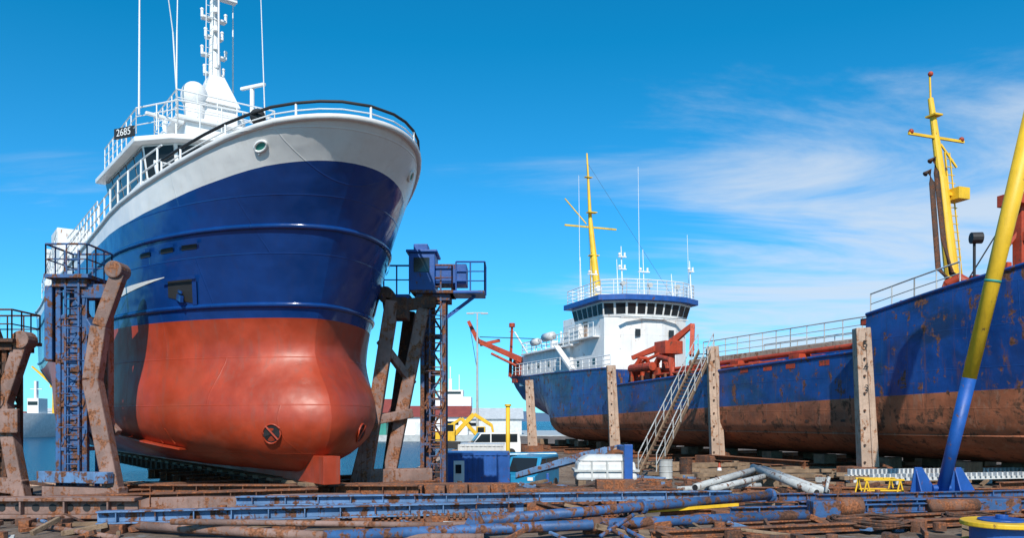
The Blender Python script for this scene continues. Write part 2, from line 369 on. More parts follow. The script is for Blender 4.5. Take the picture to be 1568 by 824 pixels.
rr.rail([(15.7,3.9,11.4),(24.7,3.9,11.4)],1,.9); rr.rail([(28,4.0,12.4),(35,4.0,10.4)],1,1.2)
ah.beam((33,3.8,9.5),(33,3.8,13),.4,.4); ah.beam((33,-3.8,9.5),(33,-3.8,13),.4,.4); ah.beam((33,-4.0,13),(33,4.0,13),.4,.4)
tr.done()
text(tr.e,'2685',(10.6-.025,3.75+.043,14.05),(R(90),0,R(210)),.4,'white')
# ================================================================ SHIP 2
ang2=math.atan2(.94,-.35)
S2=(25.4,25.6,0)
T2=[0,.1,.3,.6,1,1.5,2,2.8,3.6,4.6,5.6,6.6,8,9.5,11,12.3,13.5,13.6,15,17,19,21,23,25,27,29,31,33,35,37,38.4,38.6,40,42,44,46,48,50,52,54,56,58,59,60,61,62]
h2=Hull(T2,62,5.2,.8,2.9,
  ([.8,2,4,6,9],[3.5,2.2,.8,-.6,-3]),
  ([.8,2,3,4,5,7],[-8,-6.5,-4.5,-2.5,-1.0,0]),
  ([.8,2,4,6,9],[15,13,11,9,8]),
  ([.8,4,9],[1.2,1.4,1.8]),
  ([.8,2,3,4,5,7],[.05,.15,.3,.5,.68,.8]),kp=2.4)
def ztop2(t):
    if t<=13.5: return itp(t,[0,13.5],[9.2,7.35])
    if t<38.5: return itp(t,[13.6,38.4],[5.75,5.15])
    return itp(t,[38.6,56,62],[6.5,6.8,7.0])
zw2=lambda t:3.95-.022*t
sh=Obj('cargo_ship',S2,ang2,local=True)
hp=sh.p('hull',['old_red','old_blue'],smooth=True)
rows=[(lambda t,z=z:z,0) for z in (.8,.83,.9,1.0,1.15,1.35,1.6,1.9,2.25,2.5)]
rows+=[(zw2,1)]+[(lambda t,k=k:zw2(t)+(ztop2(t)-zw2(t))*k,1) for k in (.25,.5,.75,1)]
h2.build(hp,rows)
cp=sh.p('bulwark_cap','old_blue')
cp.path(h2.line(ztop2,T2[:17],1),.08,6); cp.path(h2.line(ztop2,T2[17:31],1),.09,6); cp.path(h2.line(ztop2,T2[31:],1),.08,6); cp.path(h2.line(ztop2,T2[:17],-1),.08,6)
stk=sh.p('rubbing_strake','old_red',smooth=True); stk.path(h2.line(lambda t:2.0,T2[10:36],1),.05,6)
dk=sh.p('deck','rust')
for sl,dz in ((slice(0,17),.1),(slice(17,31),.9),(slice(31,None),.8)):
    a=h2.line(lambda t:ztop2(t)-dz,T2[sl],1);b_=h2.line(lambda t:ztop2(t)-dz,T2[sl],-1)
    dk.raw(a+b_,[(i,i+1,len(a)+i+1,len(a)+i) for i in range(len(a)-1)])
bh=sh.p('bulkheads','old_blue'); bh.bx(13.45,13.6,-5.0,5.0,4.5,7.2); bh.bx(38.4,38.55,-5,5,4.2,6.4)
co=sh.p('hatch_coaming','rust_pale',.02); co.bx(15,31,2.6,3.2,6.25,6.6); co.bx(15,31,-3.2,-2.6,6.25,6.6)
co2=sh.p('coaming_side','rust',.02); co2.bx(15,31,2.7,3.1,4.4,6.25)
bl=sh.p('deck_blue_trim','blue_clean'); bl.bx(14.5,28,3.22,3.32,5.9,6.1)
rl=sh.p('deck_rails','grey'); rl.rail([(14,2.4,6.6),(22,2.4,6.6),(30.5,2.4,6.6)],1.15,1.3,3,.03); rl.rail([(14,-2.4,6.6),(30.5,-2.4,6.6)],1.15,1.6,3,.03)
rl.rail([h2.pt(t,ztop2(t),-1) for t in (15,20,25,30,37)],1,1.5,2,.03)
for k in range(16):
    x=14.5+k*1.5; co2.beam((x,3.1,6.1),(x,4.6,5.2),.1,.1)
    co2.bx(x,x+.12,4.85,5.0,4.6,5.7)
rg=sh.p('deck_machinery','red_lead',.02)
for k in range(9): rg.bx(15.5+k*1.7,16.3+k*1.7,3.6,4.4,5.3,5.75+.15*(k%3))
rg.tube((14,3.9,6.2),(33,3.9,6.0),.14,n=10); rg.tube((20,4.4,5.75),(33,4.4,5.7),.11,n=10)
rg2=sh.p('deck_crane','red_lead',.02)
rg2.tube((34.5,2.6,4.6),(34.5,2.6,7.6),.5,.45,14); rg2.box((34.5,2.6,7.7),(1.5,1.4,.9)); 
rg2.beam((34.5,2.6,8.0),(36.6,4.3,7.1),.4,.5,.3,.3); rg2.beam((34.5,2.6,7.9),(33,1.6,9.2),.4,.5,.25,.3); rg2.beam((33,1.6,9.2),(32.2,2.2,7.0),.3,.35)
rg2.tube((34.6,3.2,7.3),(36.4,4.4,6.5),.12); rg2.path([(35.5,3.3,6.2),(35.2,4,7.0),(35.2,4.4,7.0),(35.8,4.7,6.2),(35.9,4.7,5.2)],.16,8)
for k in range(5): rg2.bx(31.8+k*1.1,32.5+k*1.1,3.2-.2*k,4.4,4.6,5.7+.25*((k*2)%3)); rg2.tube((32+k,3.8,5.8),(32+k,3.8,6.5),.18,n=10)
rg2.path([(31,4.4,5.5),(31.3,4.4,6.6),(33,4.2,6.9),(34,4.2,6.0)],.2,10)
rg2.tube((33.2,4.6,6.3),(36.2,4.6,6.3),.3,n=14)
ss=sh.p('superstructure','white_worn',.03)
def plan(x0,xa,w,c):
    return [(x0+c,-w),(x0+.3,-w*.6),(x0,-w*.2),(x0,w*.2),(x0+.3,w*.6),(x0+c,w),(xa,w),(xa,-w)]
ss.prism(plan(41,52,3.7,1.2),5.6,9.3); ss.prism(plan(41,50,3.7,1.2),9.3,10.75)
pl1=plan(40.9,47.5,3.75,1.3); pl2=plan(40.6,47.7,4.0,1.3)
ss.prism(pl1,10.75,11.95,pl2)
br=sh.p('bridge_brim','blue_clean',.03); br.prism(plan(40.2,48.2,4.5,1.4),11.95,12.38)
ss.prism(plan(40.6,47.8,4.0,1.3),12.38,12.46)
wg=sh.p('bridge_windows','glass'); winedge(wg,pl1,pl2,10.75,11.95,.18,.85,.85,[0,1,2,3,4,5],.1)
for x,y in ((41.1,1.4),(41.1,-1.6)): wg.box((x-.13,y,9.5),(.04,.45,.55))
for x in (44,47,49.5):
    wg.box((x,3.71,9.6),(.5,.04,.5)); wg.box((x,3.71,7.4),(.45,.04,.45))
    ss.box((x,3.72,9.6),(.62,.03,.62)); 
ss.bx(40.7,41.0,-3.0,3.0,10.55,10.62); ss.bx(43,51,3.7,4.3,9.25,9.35)
ss.bx(48,60,-4.2,4.0,6.0,8.9); ss.bx(47,58.5,-4.4,4.4,8.9,9.05)
for x in (50,52.5,55,57.5): wg.box((x,4.01,7.7),(.45,.04,.45))
ss.bx(46,49,2.6,4.1,9.05,10.6); ss.bx(52,55,-1.5,1.5,9.05,12.0)
dd=sh.p('bridge_door','rust_pale',.01); dd.box((45.6,3.72,10),(.8,.06,1.5))
rw=sh.p('upper_rails','white')
pr=plan(40.4,48,4.2,1.4)
rw.rail([(x,y,12.4) for x,y in pr]+[(pr[0][0],pr[0][1],12.4)],1.15,1.0,4,.032)
rw.rail([(47.5,4.3,9.05),(58.4,4.3,9.05),(58.4,-4.3,9.05)],1.05,1.2,3,.035)
rw.rail([(43,4.25,9.35),(47.5,4.3,9.3)],1.05,1.0,3,.03)
rw.rail([(48,4.9,6.9),(61,4.4,7.1),(61.5,-3,7.1)],1.05,1.2,3,.035)
rw.rail([(39,4.8,6.5),(46,4.9,6.5)],1,1.2,3,.035)
rw.beam((46,4.6,6.8),(49.5,4.6,9.1),.5,.1)
orb=sh.p('life_raft','pale',smooth=True); orb.tube((51,4.3,10.1),(52.8,4.3,10.1),.38,n=14); orb.tube((54.4,4.3,9.9),(55.6,4.3,9.9),.33,n=14)
rw.beam((57,4.3,9.0),(60.5,4.3,11.4),.12,.12); rw.beam((60.5,4.3,11.4),(62,4.3,11.6),.1,.1)
for x in (52,53.5,56): rw.beam((x,2,9),(x,2,10.2),.5,.6); rw.tube((x+.6,1,9),(x+.6,1,11.2),.1)
am=sh.p('aft_mast','yellow'); am.tube((50,0,9),(50.4,0,12),.5,.45,14); am.tube((50.4,0,12),(52.3,0,21),.42,.2,12); am.tube((52.3,0,21),(53,0,27.3),.18,.07,10)
am.beam((52.2,-2.6,20.3),(52.2,2.6,20.3),.12,.14); am.beam((52.3,.4,20.6),(52.6,2.4,22.8),.09,.09); am.box((52,0,21.6),(.5,.9,.08)); am.box((52.7,0,25),(.35,.7,.06)); am.box((51.6,0,17.6),(.6,.9,.08))
am.beam((51.6,.3,12.3),(51.6,.3,17.5),.08,.08)
aw=sh.p('aerials','white')
for x,y,z,h,r in ((47,3.5,12.3,11,.03),(46.5,3.6,12.3,4,.05),(44,1.5,12.3,3.5,.05),(44,1.1,12.3,4.6,.07),(44.5,-1.2,12.3,4.6,.05),(46,-1.6,12.3,12,.03),(41.2,-3.6,12.3,3.2,.06),(42,-2.4,12.3,2.2,.05),(42,-3.9,12.3,5.5,.03),(47,2.3,12.3,3,.05)):
    aw.tube((x,y,z),(x+.3,y,z+h),r,r*.5,6)
for x,y,z,w in ((44,1.1,15.0,.7),(44,1.1,16.0,.7),(44.5,-1.2,15.0,1.0),(41.2,-3.6,14.6,.5),(47,2.3,15.0,.9)):
    aw.box((x+.1,y,z),(.2,w,.08)); aw.tube((x+.1,y-w/3,z),(x+.1,y-w/3,z+.35),.08); aw.sphere((x+.1,y+w/3,z+.2),.13,8,6)
aw.sphere((44.6,3,13.3),.3)
fn=sh.p('searchlights','grey');
for y in (-2.5,0,2.4): fn.tube((41.6,y,12.4),(41.6,y,13.2),.05); fn.tube((41.4,y,13.35),(41.8,y,13.35),.2,.16,10)
wi=sh.p('stay_wires','black')
for a,b in (((53,0,26.5),(44,4,12.4)),((53,0,26.5),(44,-4,12.4))): wi.tube(a,b,.012,n=5)
# foremast
fm=sh.p('fore_mast','yellow'); fm.tube((13.3,0,7.2),(14.2,0,14.2),.36,.26,14); fm.tube((14.2,0,14.2),(14.8,0,18.2),.22,.13,12); fm.tube((14.8,0,18.2),(14.85,0,19.4),.05)
fm.beam((14.45,-1.75,16.2),(14.45,1.75,16.2),.1,.12); fm.beam((14.2,-1,14.8),(14.4,-.2,15.9),.08,.08); fm.box((14.6,0,17.3),(.6,.5,.08)); fm.box((14.0,-.75,13.4),(.9,.7,.55)); fm.beam((14,0,13.4),(14,-.8,13.4),.15,.15)
fm.beam((13.6,-.45,8.0),(14.3,-.35,15.5),.07,.07);fm.beam((13.6,-.85,8.0),(14.3,-.65,15.5),.05,.05)
for k in range(18): z=8.4+k*.4; x=13.64+.093*k*.4; fm.tube((x,-.85,z),(x,-.45,z),.025,n=5)
rg.sphere((14.8,0,19.4),.13,8,6); rg.sphere((14.45,1.6,16.3),.13,8,6); rg.sphere((14.45,-1.6,16.3),.13,8,6)
pp=sh.p('vent_pipes','rust_dark',smooth=True)
pp.path([(13.7,1.25,14.7),(13.7,1.0,14.9),(13.6,.95,14.2),(13.3,.85,11.0),(13.0,.7,9.4),(12.7,.1,8.9),(12.6,-.5,8.5),(12.6,-.6,7.6)],.12,10)
pp.path([(13.5,1.75,14.0),(13.5,1.5,14.2),(13.4,1.45,13.6),(13.1,1.4,9.6),(12.8,.9,8.9),(12.4,.3,8.4),(12.4,.2,7.4)],.12,10)
wl=sh.p('windlass','red_lead',.02); wl.tube((11.5,-1.6,8.3),(11.5,1.6,8.3),.5,n=16); wl.box((11.5,-.2,8.0),(1.4,.5,1.2)); wl.tube((11.5,.9,8.3),(11.5,1.1,8.3),.75,n=18)
wl.path([(12.4,1.9,7.2),(12.4,1.9,8.2),(12.2,1.8,8.7),(11.8,1.6,8.9),(11.5,1.4,8.6)],.25,12)
wl.beam((10.2,-.1,7.5),(10.2,-.1,12.0),.45,.45);wl.box((10.2,-.1,12.1),(1,1.6,.5)); wl.box((10.2,-.6,10.5),(.8,1.4,.4)); wl.beam((9.5,1.6,7.6),(9.5,1.6,9.2),.25,.25); wl.beam((10.2,0,10.8),(11.4,1.2,8.2),.15,.15)
wi.tube((11.3,1.3,7.8),(11.3,1.3,10.6),.06); wi.tube((11.1,1.1,10.6),(11.3,1.5,10.6),.25,n=12); wi.tube((10.2,.2,12),(12.4,1.5,7.6),.03)
rl.rail([h2.pt(t,ztop2(t),1)-Vector((0,.15,0)) for t in (9,11,13.4)],.9,1.2,2,.03)
wl.bx(13,14.5,3.5,4.6,7.0,7.3); wl.tube((14.6,2.0,6.6),(14.6,2.0,8.3),.2,.1)
# stern crane
sc=sh.p('stern_crane','red_lead',.02)
sc.tube((58.5,3.0,6.6),(58.5,3,8.4),.45,n=12); sc.beam((58.5,3.0,8.0),(62.4,7.5,10.6),.5,.6,.4,.45); sc.beam((62.4,7.5,10.6),(63,8.3,12.6),.35,.4,.25,.3); sc.tube((59,3.4,7.4),(61.5,6.4,9.3),.13)
sc.beam((62.3,7.3,10.2),(61.2,5.6,10.6),.3,.3); sc.beam((61.3,4.5,7),(60.7,4.5,11.9),.28,.28,.2,.2); sc.tube((60.7,4.5,11.9),(60.7,4.5,12.3),.3,n=10)
for k in range(4): sc.bx(59.5+.4*k,59.8+.4*k,3.2,4.3,7.0,8.2+.4*(k%2))
sc.beam((59,4.4,8),(61.5,4.6,9.5),.15,.15); wi.tube((63,8.2,12.4),(62.5,7.6,8),.03); wi.tube((62.4,7.3,11),(57.5,2.5,10.5),.04)
sc.bx(60.2,61.6,.5,4.2,6.4,7.3)
scp=sh.p('scuppers','rust_dark')
for T in (10,14.8,17.2,20.5,24,27.5,31): h2.patch(scp,T,T+.3,lambda u:2.55,lambda u:2.66,1,.015,2,1)
sc2=sh.p('freeing_ports','red_lead')
for T in (15.8,18.2,20,22.0): h2.patch(sc2,T,T+.7,lambda u:ztop2(20)-.35,lambda u:ztop2(20)-.1,1,.015,3,1)
sh.done()
for i,(x,y,h,w) in enumerate(((15.35,35.6,6.65,.78),(11.7,47.2,6.9,.78),(7.05,57.3,6.5,.75),(1.5,66,5.9,.8))):
    o=Obj('hull_support_post',(x,y,0)); p=o.p('post','rust_pale',.03)
    p.beam((x+.2,y,.0),(x-.12,y,h),w,.6,w*.82,.5)
    p2=o.p('post_base','rust',.03); p2.box((x,y,.3),(1.6,1.6,.6),rz=ang2); p2.beam((x+.4,y,.7),(x+1.6,y+.9,.35),.3,.3)
    p.beam((x+.26,y-.32,.6),(x-.02,y-.27,h-.2),.08,.1)
    g=o.p('bolts','rust_dark')
    for k in range(8): g.tube((x-.1,y-.36,.8+k*.75),(x-.1,y-.22,.8+k*.75),.05)
    o.done()
    if i==0:
        for k,s_ in enumerate('543'): text(o.e,s_,(-.1+.035*k,-.39+.012*k,h-.75-k*.95),(R(90),0,0),.42,'black')
cb=Obj('cradle_crossbeams',(12,45,0)); p=cb.p('beams','rust',.03); q=cb.p('blocks','wood',.03)
ca=Vector((-.35,.94,0)).normalized(); cn=Vector((-.94,-.35,0)).normalized()
for k in range(13):
    c=Vector((25.4,25.6,.2))+ca*(6+k*4.2); p.ibeam(c-cn*6.4+Vector((0,0,.02)),c+cn*6.4+Vector((0,0,.02)),.35,.4); q.box(c+Vector((0,0,.42)),(1.0,.9,.5),rz=ang2); q.box(c+cn*3+Vector((0,0,.45)),(.8,.8,.5),rz=ang2); q.box(c-cn*3+Vector((0,0,.45)),(.8,.8,.5),rz=ang2)
c0=Vector((25.4,25.6,.5))+cn*5.6
p.ibeam(c0+ca*17,c0+ca*25,.5,.3)
cb.done()
gw=Obj('boarding_ladder',(6.4,38.6,0)); p=gw.p('stringers','wood',.01); a=Vector((6.4,38.6,.05)); b=Vector((11.3,47.6,6.7)); sd=Vector((.88,-.48,0)).normalized()
for s_ in(-.4,.4): p.beam(a+sd*s_,b+sd*s_,.07,.25)
tq=gw.p('treads','rust_dark')
for k in range(1,30):
    c=a.lerp(b,k/30); tq.beam(c-sd*.4,c+sd*.4,.22,.04)
g=gw.p('handrails','pipe_grey')
for s_ in(-.45,.45):
    g.tube(a+sd*s_+Vector((0,0,1)),b+sd*s_+Vector((0,0,1)),.03); g.tube(a+sd*s_+Vector((0,0,.5)),b+sd*s_+Vector((0,0,.5)),.02)
    for k in range(9): c=a.lerp(b,k/8)+sd*s_; g.tube(c,c+Vector((0,0,1)),.025)
gw.done()
# ================================================================ CRADLE TOWERS
def tower(name,x,y,mc,ztp=7.55,pw=.95):
    o=Obj(name,(x,y,0)); p=o.p('columns',mc,.02)
    for ax,ay in((-.42,-.4),(.42,-.4),(-.42,.4),(.42,.4)): p.beam((x+ax,y+ay,0),(x+ax,y+ay,ztp),.16,.16)
    for k in range(6):
        z=.3+k*1.4
        if z>ztp: break
        p.beam((x-.42,y-.4,z),(x+.42,y-.4,z),.1,.12); p.beam((x-.42,y+.4,z),(x+.42,y+.4,z),.1,.12)
        p.beam((x-.42,y-.4,z),(x-.42,y+.4,z),.1,.12); p.beam((x+.42,y-.4,z),(x+.42,y+.4,z),.1,.12)
        if z+1.4<ztp: p.beam((x-.42,y-.4,z),(x+.42,y-.4,z+1.4),.06,.08); p.beam((x+.42,y+.4,z),(x-.42,y+.4,z+1.4),.06,.08)
    p.bx(x-.36,x+.02,y+.1,y+.3,.2,ztp)
    l=o.p('ladder',mc); l.ladder((x+.1,y-.6,0),(x+.1,y-.6,ztp+.9),.42,(1,0,0),.3,.03)
    for k in range(5):
        z=2.4+k*1.05
        if z>ztp: break
        pts=[(x+.1+.36*math.cos(a),y-.6-.36*abs(math.sin(a))*1.6,z) for a in np.linspace(0,math.pi,8)]
        l.path(pts,.02,5)
    pf=o.p('platform',mc,.01); pf.bx(x-pw,x+pw,y-.8,y+.9,ztp,ztp+.12); pf.bx(x-pw+.15,x+pw-.15,y-.6,y+.7,ztp-.25,ztp)
    r=o.p('platform_rails',mc); z=ztp+.12; e=pw-.05; r.rail([(x-e,y-.75,z),(x+e,y-.75,z),(x+e,y+.85,z),(x-e,y+.85,z),(x-e,y-.75,z)],.95,.6,2,.028)
    return o
o=tower('slipway_cradle_tower',-14.0,26.4,'blue_steel',7.1,.7)
ar=o.p('side_arm','mauve',.04); pth=[(-12.55,26.1,7.3),(-13.1,26.0,5.6),(-13.3,25.9,3.9),(-12.25,25.3,0.0)]
for (a,b,w) in ((pth[0],pth[1],.42),(pth[1],pth[2],.42),(pth[2],pth[3],.44)): ar.beam(a,b,.5,w)
ar.tube((-12.6,25.75,7.4),(-12.6,26.45,7.4),.28,n=18)
hd=o.p('arm_head','blue_steel',.03); hd.bx(-13.9,-12.7,25.9,26.5,6.5,6.95); hd.beam((-14,26.2,6.4),(-13.2,26,5.2),.3,.3)
rc=o.p('rust_column','mauve',.03); rc.bx(-13.5,-13.2,26.7,27.1,0,7.0); rc.beam((-13.9,26.4,3.5),(-12.6,26.1,2.2),.25,.25); rc.beam((-14.7,25.8,.3),(-12,25.2,.3),.45,.5)
bc=o.p('winch_box','blue_steel',.03); bc.bx(-14.85,-14.6,25.9,26.5,4.5,6.9); bc.bx(-14.4,-13.75,26.0,26.6,.3,6.0)
hb=o.p('pale_beam','pale_blue',.02); hb.beam((-14.8,25.6,.85),(-12.3,25.0,.85),.3,.35)
o.done()
X,Y=-3.05,32.0
o=tower('slipway_cradle_tower',X,Y,'blue_rust',7.5,.8)
cbn=o.p('control_cabin','blue_clean',.03); cbn.bx(X-.9,X+.1,Y-.8,Y+.6,7.6,9.05); cbn.bx(X-1.0,X+.2,Y-.9,Y+.7,9.05,9.15); cbn.bx(X+.1,X+1.3,Y-.6,Y+.6,7.9,8.65); cbn.bx(X+.2,X+2.0,Y-.7,Y+.7,7.5,7.62)
cbn.bx(X-.75,X-.2,Y-.5,Y+.2,9.15,9.45)
br_=o.p('cabin_braces','blue_clean'); br_.beam((X+1.6,Y,7.5),(X+.4,Y,6.6),.12,.12); br_.rail([(X+.9,Y-.65,7.62),(X+2.0,Y-.65,7.62),(X+2.0,Y+.65,7.62)],1.1,.55,3,.03)
br_.rail([(X-1.9,Y-.5,7.5),(X-.9,Y-.5,7.5)],1.1,.5,2,.03); br_.bx(X-1.9,X-.9,Y-.6,Y+.4,7.3,7.48)
o.p('cabin_window','glass').bx(X-.7,X-.1,Y-.83,Y-.8,8.3,8.85)
ar=o.p('side_arms','mauve',.04)
ar.beam((-5.5,30.2,0.1),(-4.45,30.4,7.1),.5,.42,.5,.4); ar.beam((-4.75,31.0,.1),(-3.4,31.3,6.9),.5,.42,.45,.4); ar.beam((-5.6,30.2,.5),(-3.1,31.2,.5),.5,.6); ar.beam((-5.2,30.2,2.6),(-3.8,31,2.9),.3,.35)
ar.beam((-4.9,30.3,5.6),(-3.8,31.3,4.0),.28,.28); ar.beam((-5.9,30.1,.1),(-5.2,30.3,3),.25,.3)
a2=o.p('arm_heads','rust_dark',.04); a2.beam((-5.0,32.6,.1),(-4.1,32.8,7.0),.45,.4); a2.bx(-4.7,-3.9,30.2,31.2,6.4,7.2); a2.beam((-4.8,30.7,6.9),(-3.0,31.6,7.2),.4,.45); a2.tube((-4.7,30.2,7.3),(-4.7,31,7.3),.3,n=16)
o.done()
X,Y=-17.3,27.6
o=tower('slipway_cradle_tower',X,Y,'rust_dark',5.2,.9)
a3=o.p('side_arm','mauve',.04); a3.beam((X+1.0,Y-.3,5.3),(X+.3,Y-.3,3.2),.45,.45); a3.beam((X+.3,Y-.3,3.2),(X+1.1,Y-.6,0),.45,.45); a3.tube((X+1,Y-.6,5.3),(X+1,Y,5.3),.3,n=16); a3.bx(X-.6,X-.3,Y-.2,Y+.3,0,6.6)
a3.beam((X-.9,Y-.4,.6),(X+1.2,Y-.6,.4),.4,.5); a3.beam((X-.3,Y-.4,7),(X+.3,Y-.4,5.3),.12,.12)
a3.box((X+.7,Y-.7,2.6),(.7,.2,.8)); 
o.done()
kbk=Obj('keel_cradle',(-8,29,0))
p=kbk.p('bed_girder','rust_dark',.03); A1=Vector((-.588,.809,0)); N1=Vector((.809,.588,0)); O1=Vector((-6.1,26,0))
for s_ in(-.35,.35): p.ibeam(O1+A1*-.3+N1*s_+Vector((0,0,.3)),O1+A1*34+N1*s_+Vector((0,0,.3)),.4,.5,.05,30)
q=kbk.p('keel_blocks','wood',.02)
for k in range(24): q.box(O1+A1*(.2+k*1.45)+Vector((0,0,.58)),(.7,1.1,.12),rz=ang1)
w=kbk.p('transverse_girders','rust',.03)
for k in range(7):
    c=O1+A1*(1.5+k*2.2)+Vector((0,0,.2)); w.ibeam(c-N1*(5.2 if k<3 else 2),c+N1*(5.0 if k<3 else 2),.4,.42,.05,8)
kbk.done()
# ================================================================ LEANING BOOM
o=Obj('derrick_boom',(14.3,27.2,0)); a=Vector((14.3,27.2,.15)); b=Vector((16.4,25.2,13.4))
m_=a+(b-a)*.29
o.p('lower_boom','blue_clean',smooth=True).tube(a,m_,.19,.22,20); o.p('upper_boom','yellow',smooth=True).tube(m_,b,.22,.28,20)
m2=a+(b-a)*.52; o.p('band','green',smooth=True).tube(m2,m2+(b-a)*.006,.247,.248,20)
f=o.p('foot_brackets','blue_clean',.015)
for x in (-.75,.55):
    f.extr([(a.x+x-.3,a.y,.0),(a.x+x+.75,a.y,.0),(a.x+x+.12,a.y,1.05),(a.x+x-.12,a.y,1.05)],(0,.07,0)); f.extr([(a.x+x-.1,a.y-.5,.0),(a.x+x-.1,a.y+.5,.0),(a.x+x-.1,a.y,1.0)],(.05,0,0))
f.box((a.x,a.y,.06),(2.6,1.0,.12)); f.tube((a.x-.3,a.y,.35),(a.x+.3,a.y,.35),.12)
o.done()
# ================================================================ GROUND, WATER, HILLS
def sst(e0,e1,x): 
    u=min(1,max(0,(x-e0)/(e1-e0))); return u*u*(3-2*u)
def gz(x,y): return -1.3*sst(33,37,y)*(1-sst(54,62,y))*(1-sst(4.5,7,x))
me=bpy.data.meshes.new('ground'); 
xs=[-60,-40,-30]+[(-25+i*.5) for i in range(0,101)]+[30,40,60,90,140,220]; ys=[-30,-10,0,6]+[(10+i*.5) for i in range(0,110)]+[70,80,95,115,140]
from mathutils import noise as mn
vs=[];idx={}
for j,y in enumerate(ys):
    for i,x in enumerate(xs):
        n=mn.noise(Vector((x*.35,y*.35,0)))*.06+mn.noise(Vector((x*1.3,y*1.3,3)))*.03
        idx[i,j]=len(vs); vs.append((x,y,gz(x,y)+n-.03))
fs=[]
for j in range(len(ys)-1):
    for i in range(len(xs)-1):
        if ys[j]>=33.9 and xs[i+1]<=-4.9: continue
        fs.append((idx[i,j],idx[i+1,j],idx[i+1,j+1],idx[i,j+1]))
me.from_pydata(vs,[],fs); me.update()
go=bpy.data.objects.new('ground',me); scene.collection.objects.link(go)
for pl in me.polygons: pl.use_smooth=True
m,t,b=nt('yard_ground'); tc=t.nodes.new('ShaderNodeTexCoord'); v=tc.outputs['Object']
c=mixc(t,ramp(t,noise(t,v,.5,6,.65),.35,.65),(.09,.06,.044),(.21,.155,.115)); c=mixc(t,ramp(t,noise(t,v,6,5,.7),.5,.7),c,(.07,.04,.026)); c=mixc(t,ramp(t,noise(t,v,.9,5,.7,1),.56,.64),c,(.20,.19,.18))
t.links.new(c,b.inputs['Base Color']); b.inputs['Roughness'].default_value=.9
bp=N(t,'ShaderNodeBump',Strength=.8,Distance=.08); t.links.new(noise(t,v,4,7,.75),bp.inputs['Height']); t.links.new(bp.outputs[0],b.inputs['Normal']); me.materials.append(m)
q=Obj('quay_wall',(-20,34,0)); p=q.p('wall','rust_pale',.03); p.bx(-60,-4.9,33.9,34.4,-3,.05); p.bx(-5.3,-4.8,34.4,140,-3,.02); q.done()
me=bpy.data.meshes.new('water'); me.from_pydata([(-6000,-200,-1.45),(6000,-200,-1.45),(6000,9000,-1.45),(-6000,9000,-1.45)],[],[(0,1,2,3)])
wo=bpy.data.objects.new('water',me); scene.collection.objects.link(wo)
m,t,b=nt('sea_water'); tc=t.nodes.new('ShaderNodeTexCoord'); v=tc.outputs['Object']
b.inputs['Base Color'].default_value=(.005,.06,.125,1); b.inputs['Roughness'].default_value=.25; b.inputs['IOR'].default_value=1.33; b.inputs['Specular IOR Level'].default_value=.22
bp=N(t,'ShaderNodeBump',Strength=1,Distance=.6); t.links.new(noise(t,mapv(t,v,(1,1.6,1)),.9,5,.6),bp.inputs['Height']); t.links.new(bp.outputs[0],b.inputs['Normal']); me.materials.append(m)
m,t,b=nt('distant_hill'); b.inputs['Base Color'].default_value=(.09,.15,.24,1); b.inputs['Roughness'].default_value=1; M['hill']=m
me=bpy.data.meshes.new('distant_hills'); vs=[];fs=[]
for i in range(121):
    x=-5000+i*10000/120; h=35+70*max(0,mn.noise(Vector((i*.11,0,5)))+.25)+12*mn.noise(Vector((i*.5,2,0)))
    vs+= [(x,5000,-2),(x,5200,h*.7),(x,5600,h),(x,6200,-2)]
for i in range(120):
    for j in range(3): fs.append((i*4+j,(i+1)*4+j,(i+1)*4+j+1,i*4+j+1))
me.from_pydata(vs,[],fs); me.materials.append(M['hill']); ho=bpy.data.objects.new('distant_hills',me); scene.collection.objects.link(ho)
sl=Obj('far_quay',(0,170,0)); p=sl.p('quay','grey'); p.bx(-45,200,160,240,-3,-.2); sl.done()
sl=Obj('far_quay',(-300,520,0)); p=sl.p('quay','grey'); p.bx(-460,-180,498,560,-3,-.8); sl.done()
def warehouse(name,x0,x1,y,h,wm,rm,d=18,rh=2.4,z0=-.2):
    o=Obj(name,((x0+x1)/2,y,z0)); p=o.p('walls',wm); p.bx(x0,x1,y,y+d,z0,z0+h)
    r=o.p('roof',rm); r.extr([(x0-.4,y-.5,z0+h),(x0-.4,y+d+.5,z0+h),(x0-.4,y+d/2,z0+h+rh)],(x1-x0+.8,0,0))
    w=o.p('doors_windows','glass'); dd=o.p('doors','pale')
    n=int((x1-x0)/5)
    for k in range(n):
        cx=x0+(k+.5)*(x1-x0)/n
        if k%3==1: dd.bx(cx-1.6,cx+1.6,y-.08,y,z0,z0+h*.7)
        else: w.bx(cx-1.2,cx+1.2,y-.05,y,z0+h*.55,z0+h*.75)
    o.done()
warehouse('harbour_warehouse',-27,-9,165,3.6,'white','roof_red')
warehouse('harbour_warehouse',-34,-25,162,4.4,'green','roof_red',rh=3)
warehouse('harbour_warehouse',-12,2,168,3.2,'pale','pale')
warehouse('harbour_warehouse',-300,-272,505,9,'white','pale',z0=-.8)
warehouse('harbour_warehouse',-345,-308,510,7,'pale','roof_red',z0=-.8)
warehouse('harbour_warehouse',-262,-235,508,6,'white','pale',z0=-.8)
o=Obj('distant_ship',(-14,200,0)); p=o.p('superstructure','white',.05); p.bx(-19,-10,200,206,3,8.5); p.bx(-18,-12,200,205,8.5,10.2); p.bx(-15.6,-14.8,201,202,10.2,13); p.beam((-15.2,201,13),(-15.2,201,16),.25,.25); p.beam((-13,201,10),(-13,201,14),.2,.2)
o.p('hull','blue_clean').prism([(-26,200),(-24,198.5),(-6,198.5),(-3,200),(-3,207),(-26,207)],-1.5,3.0); o.p('windows','glass').bx(-17.5,-12.5,199.95,200,9.2,9.8); o.done()
o=Obj('moored_boat',(-118,200,-1.4)); p=o.p('hull','pale',.05,True)
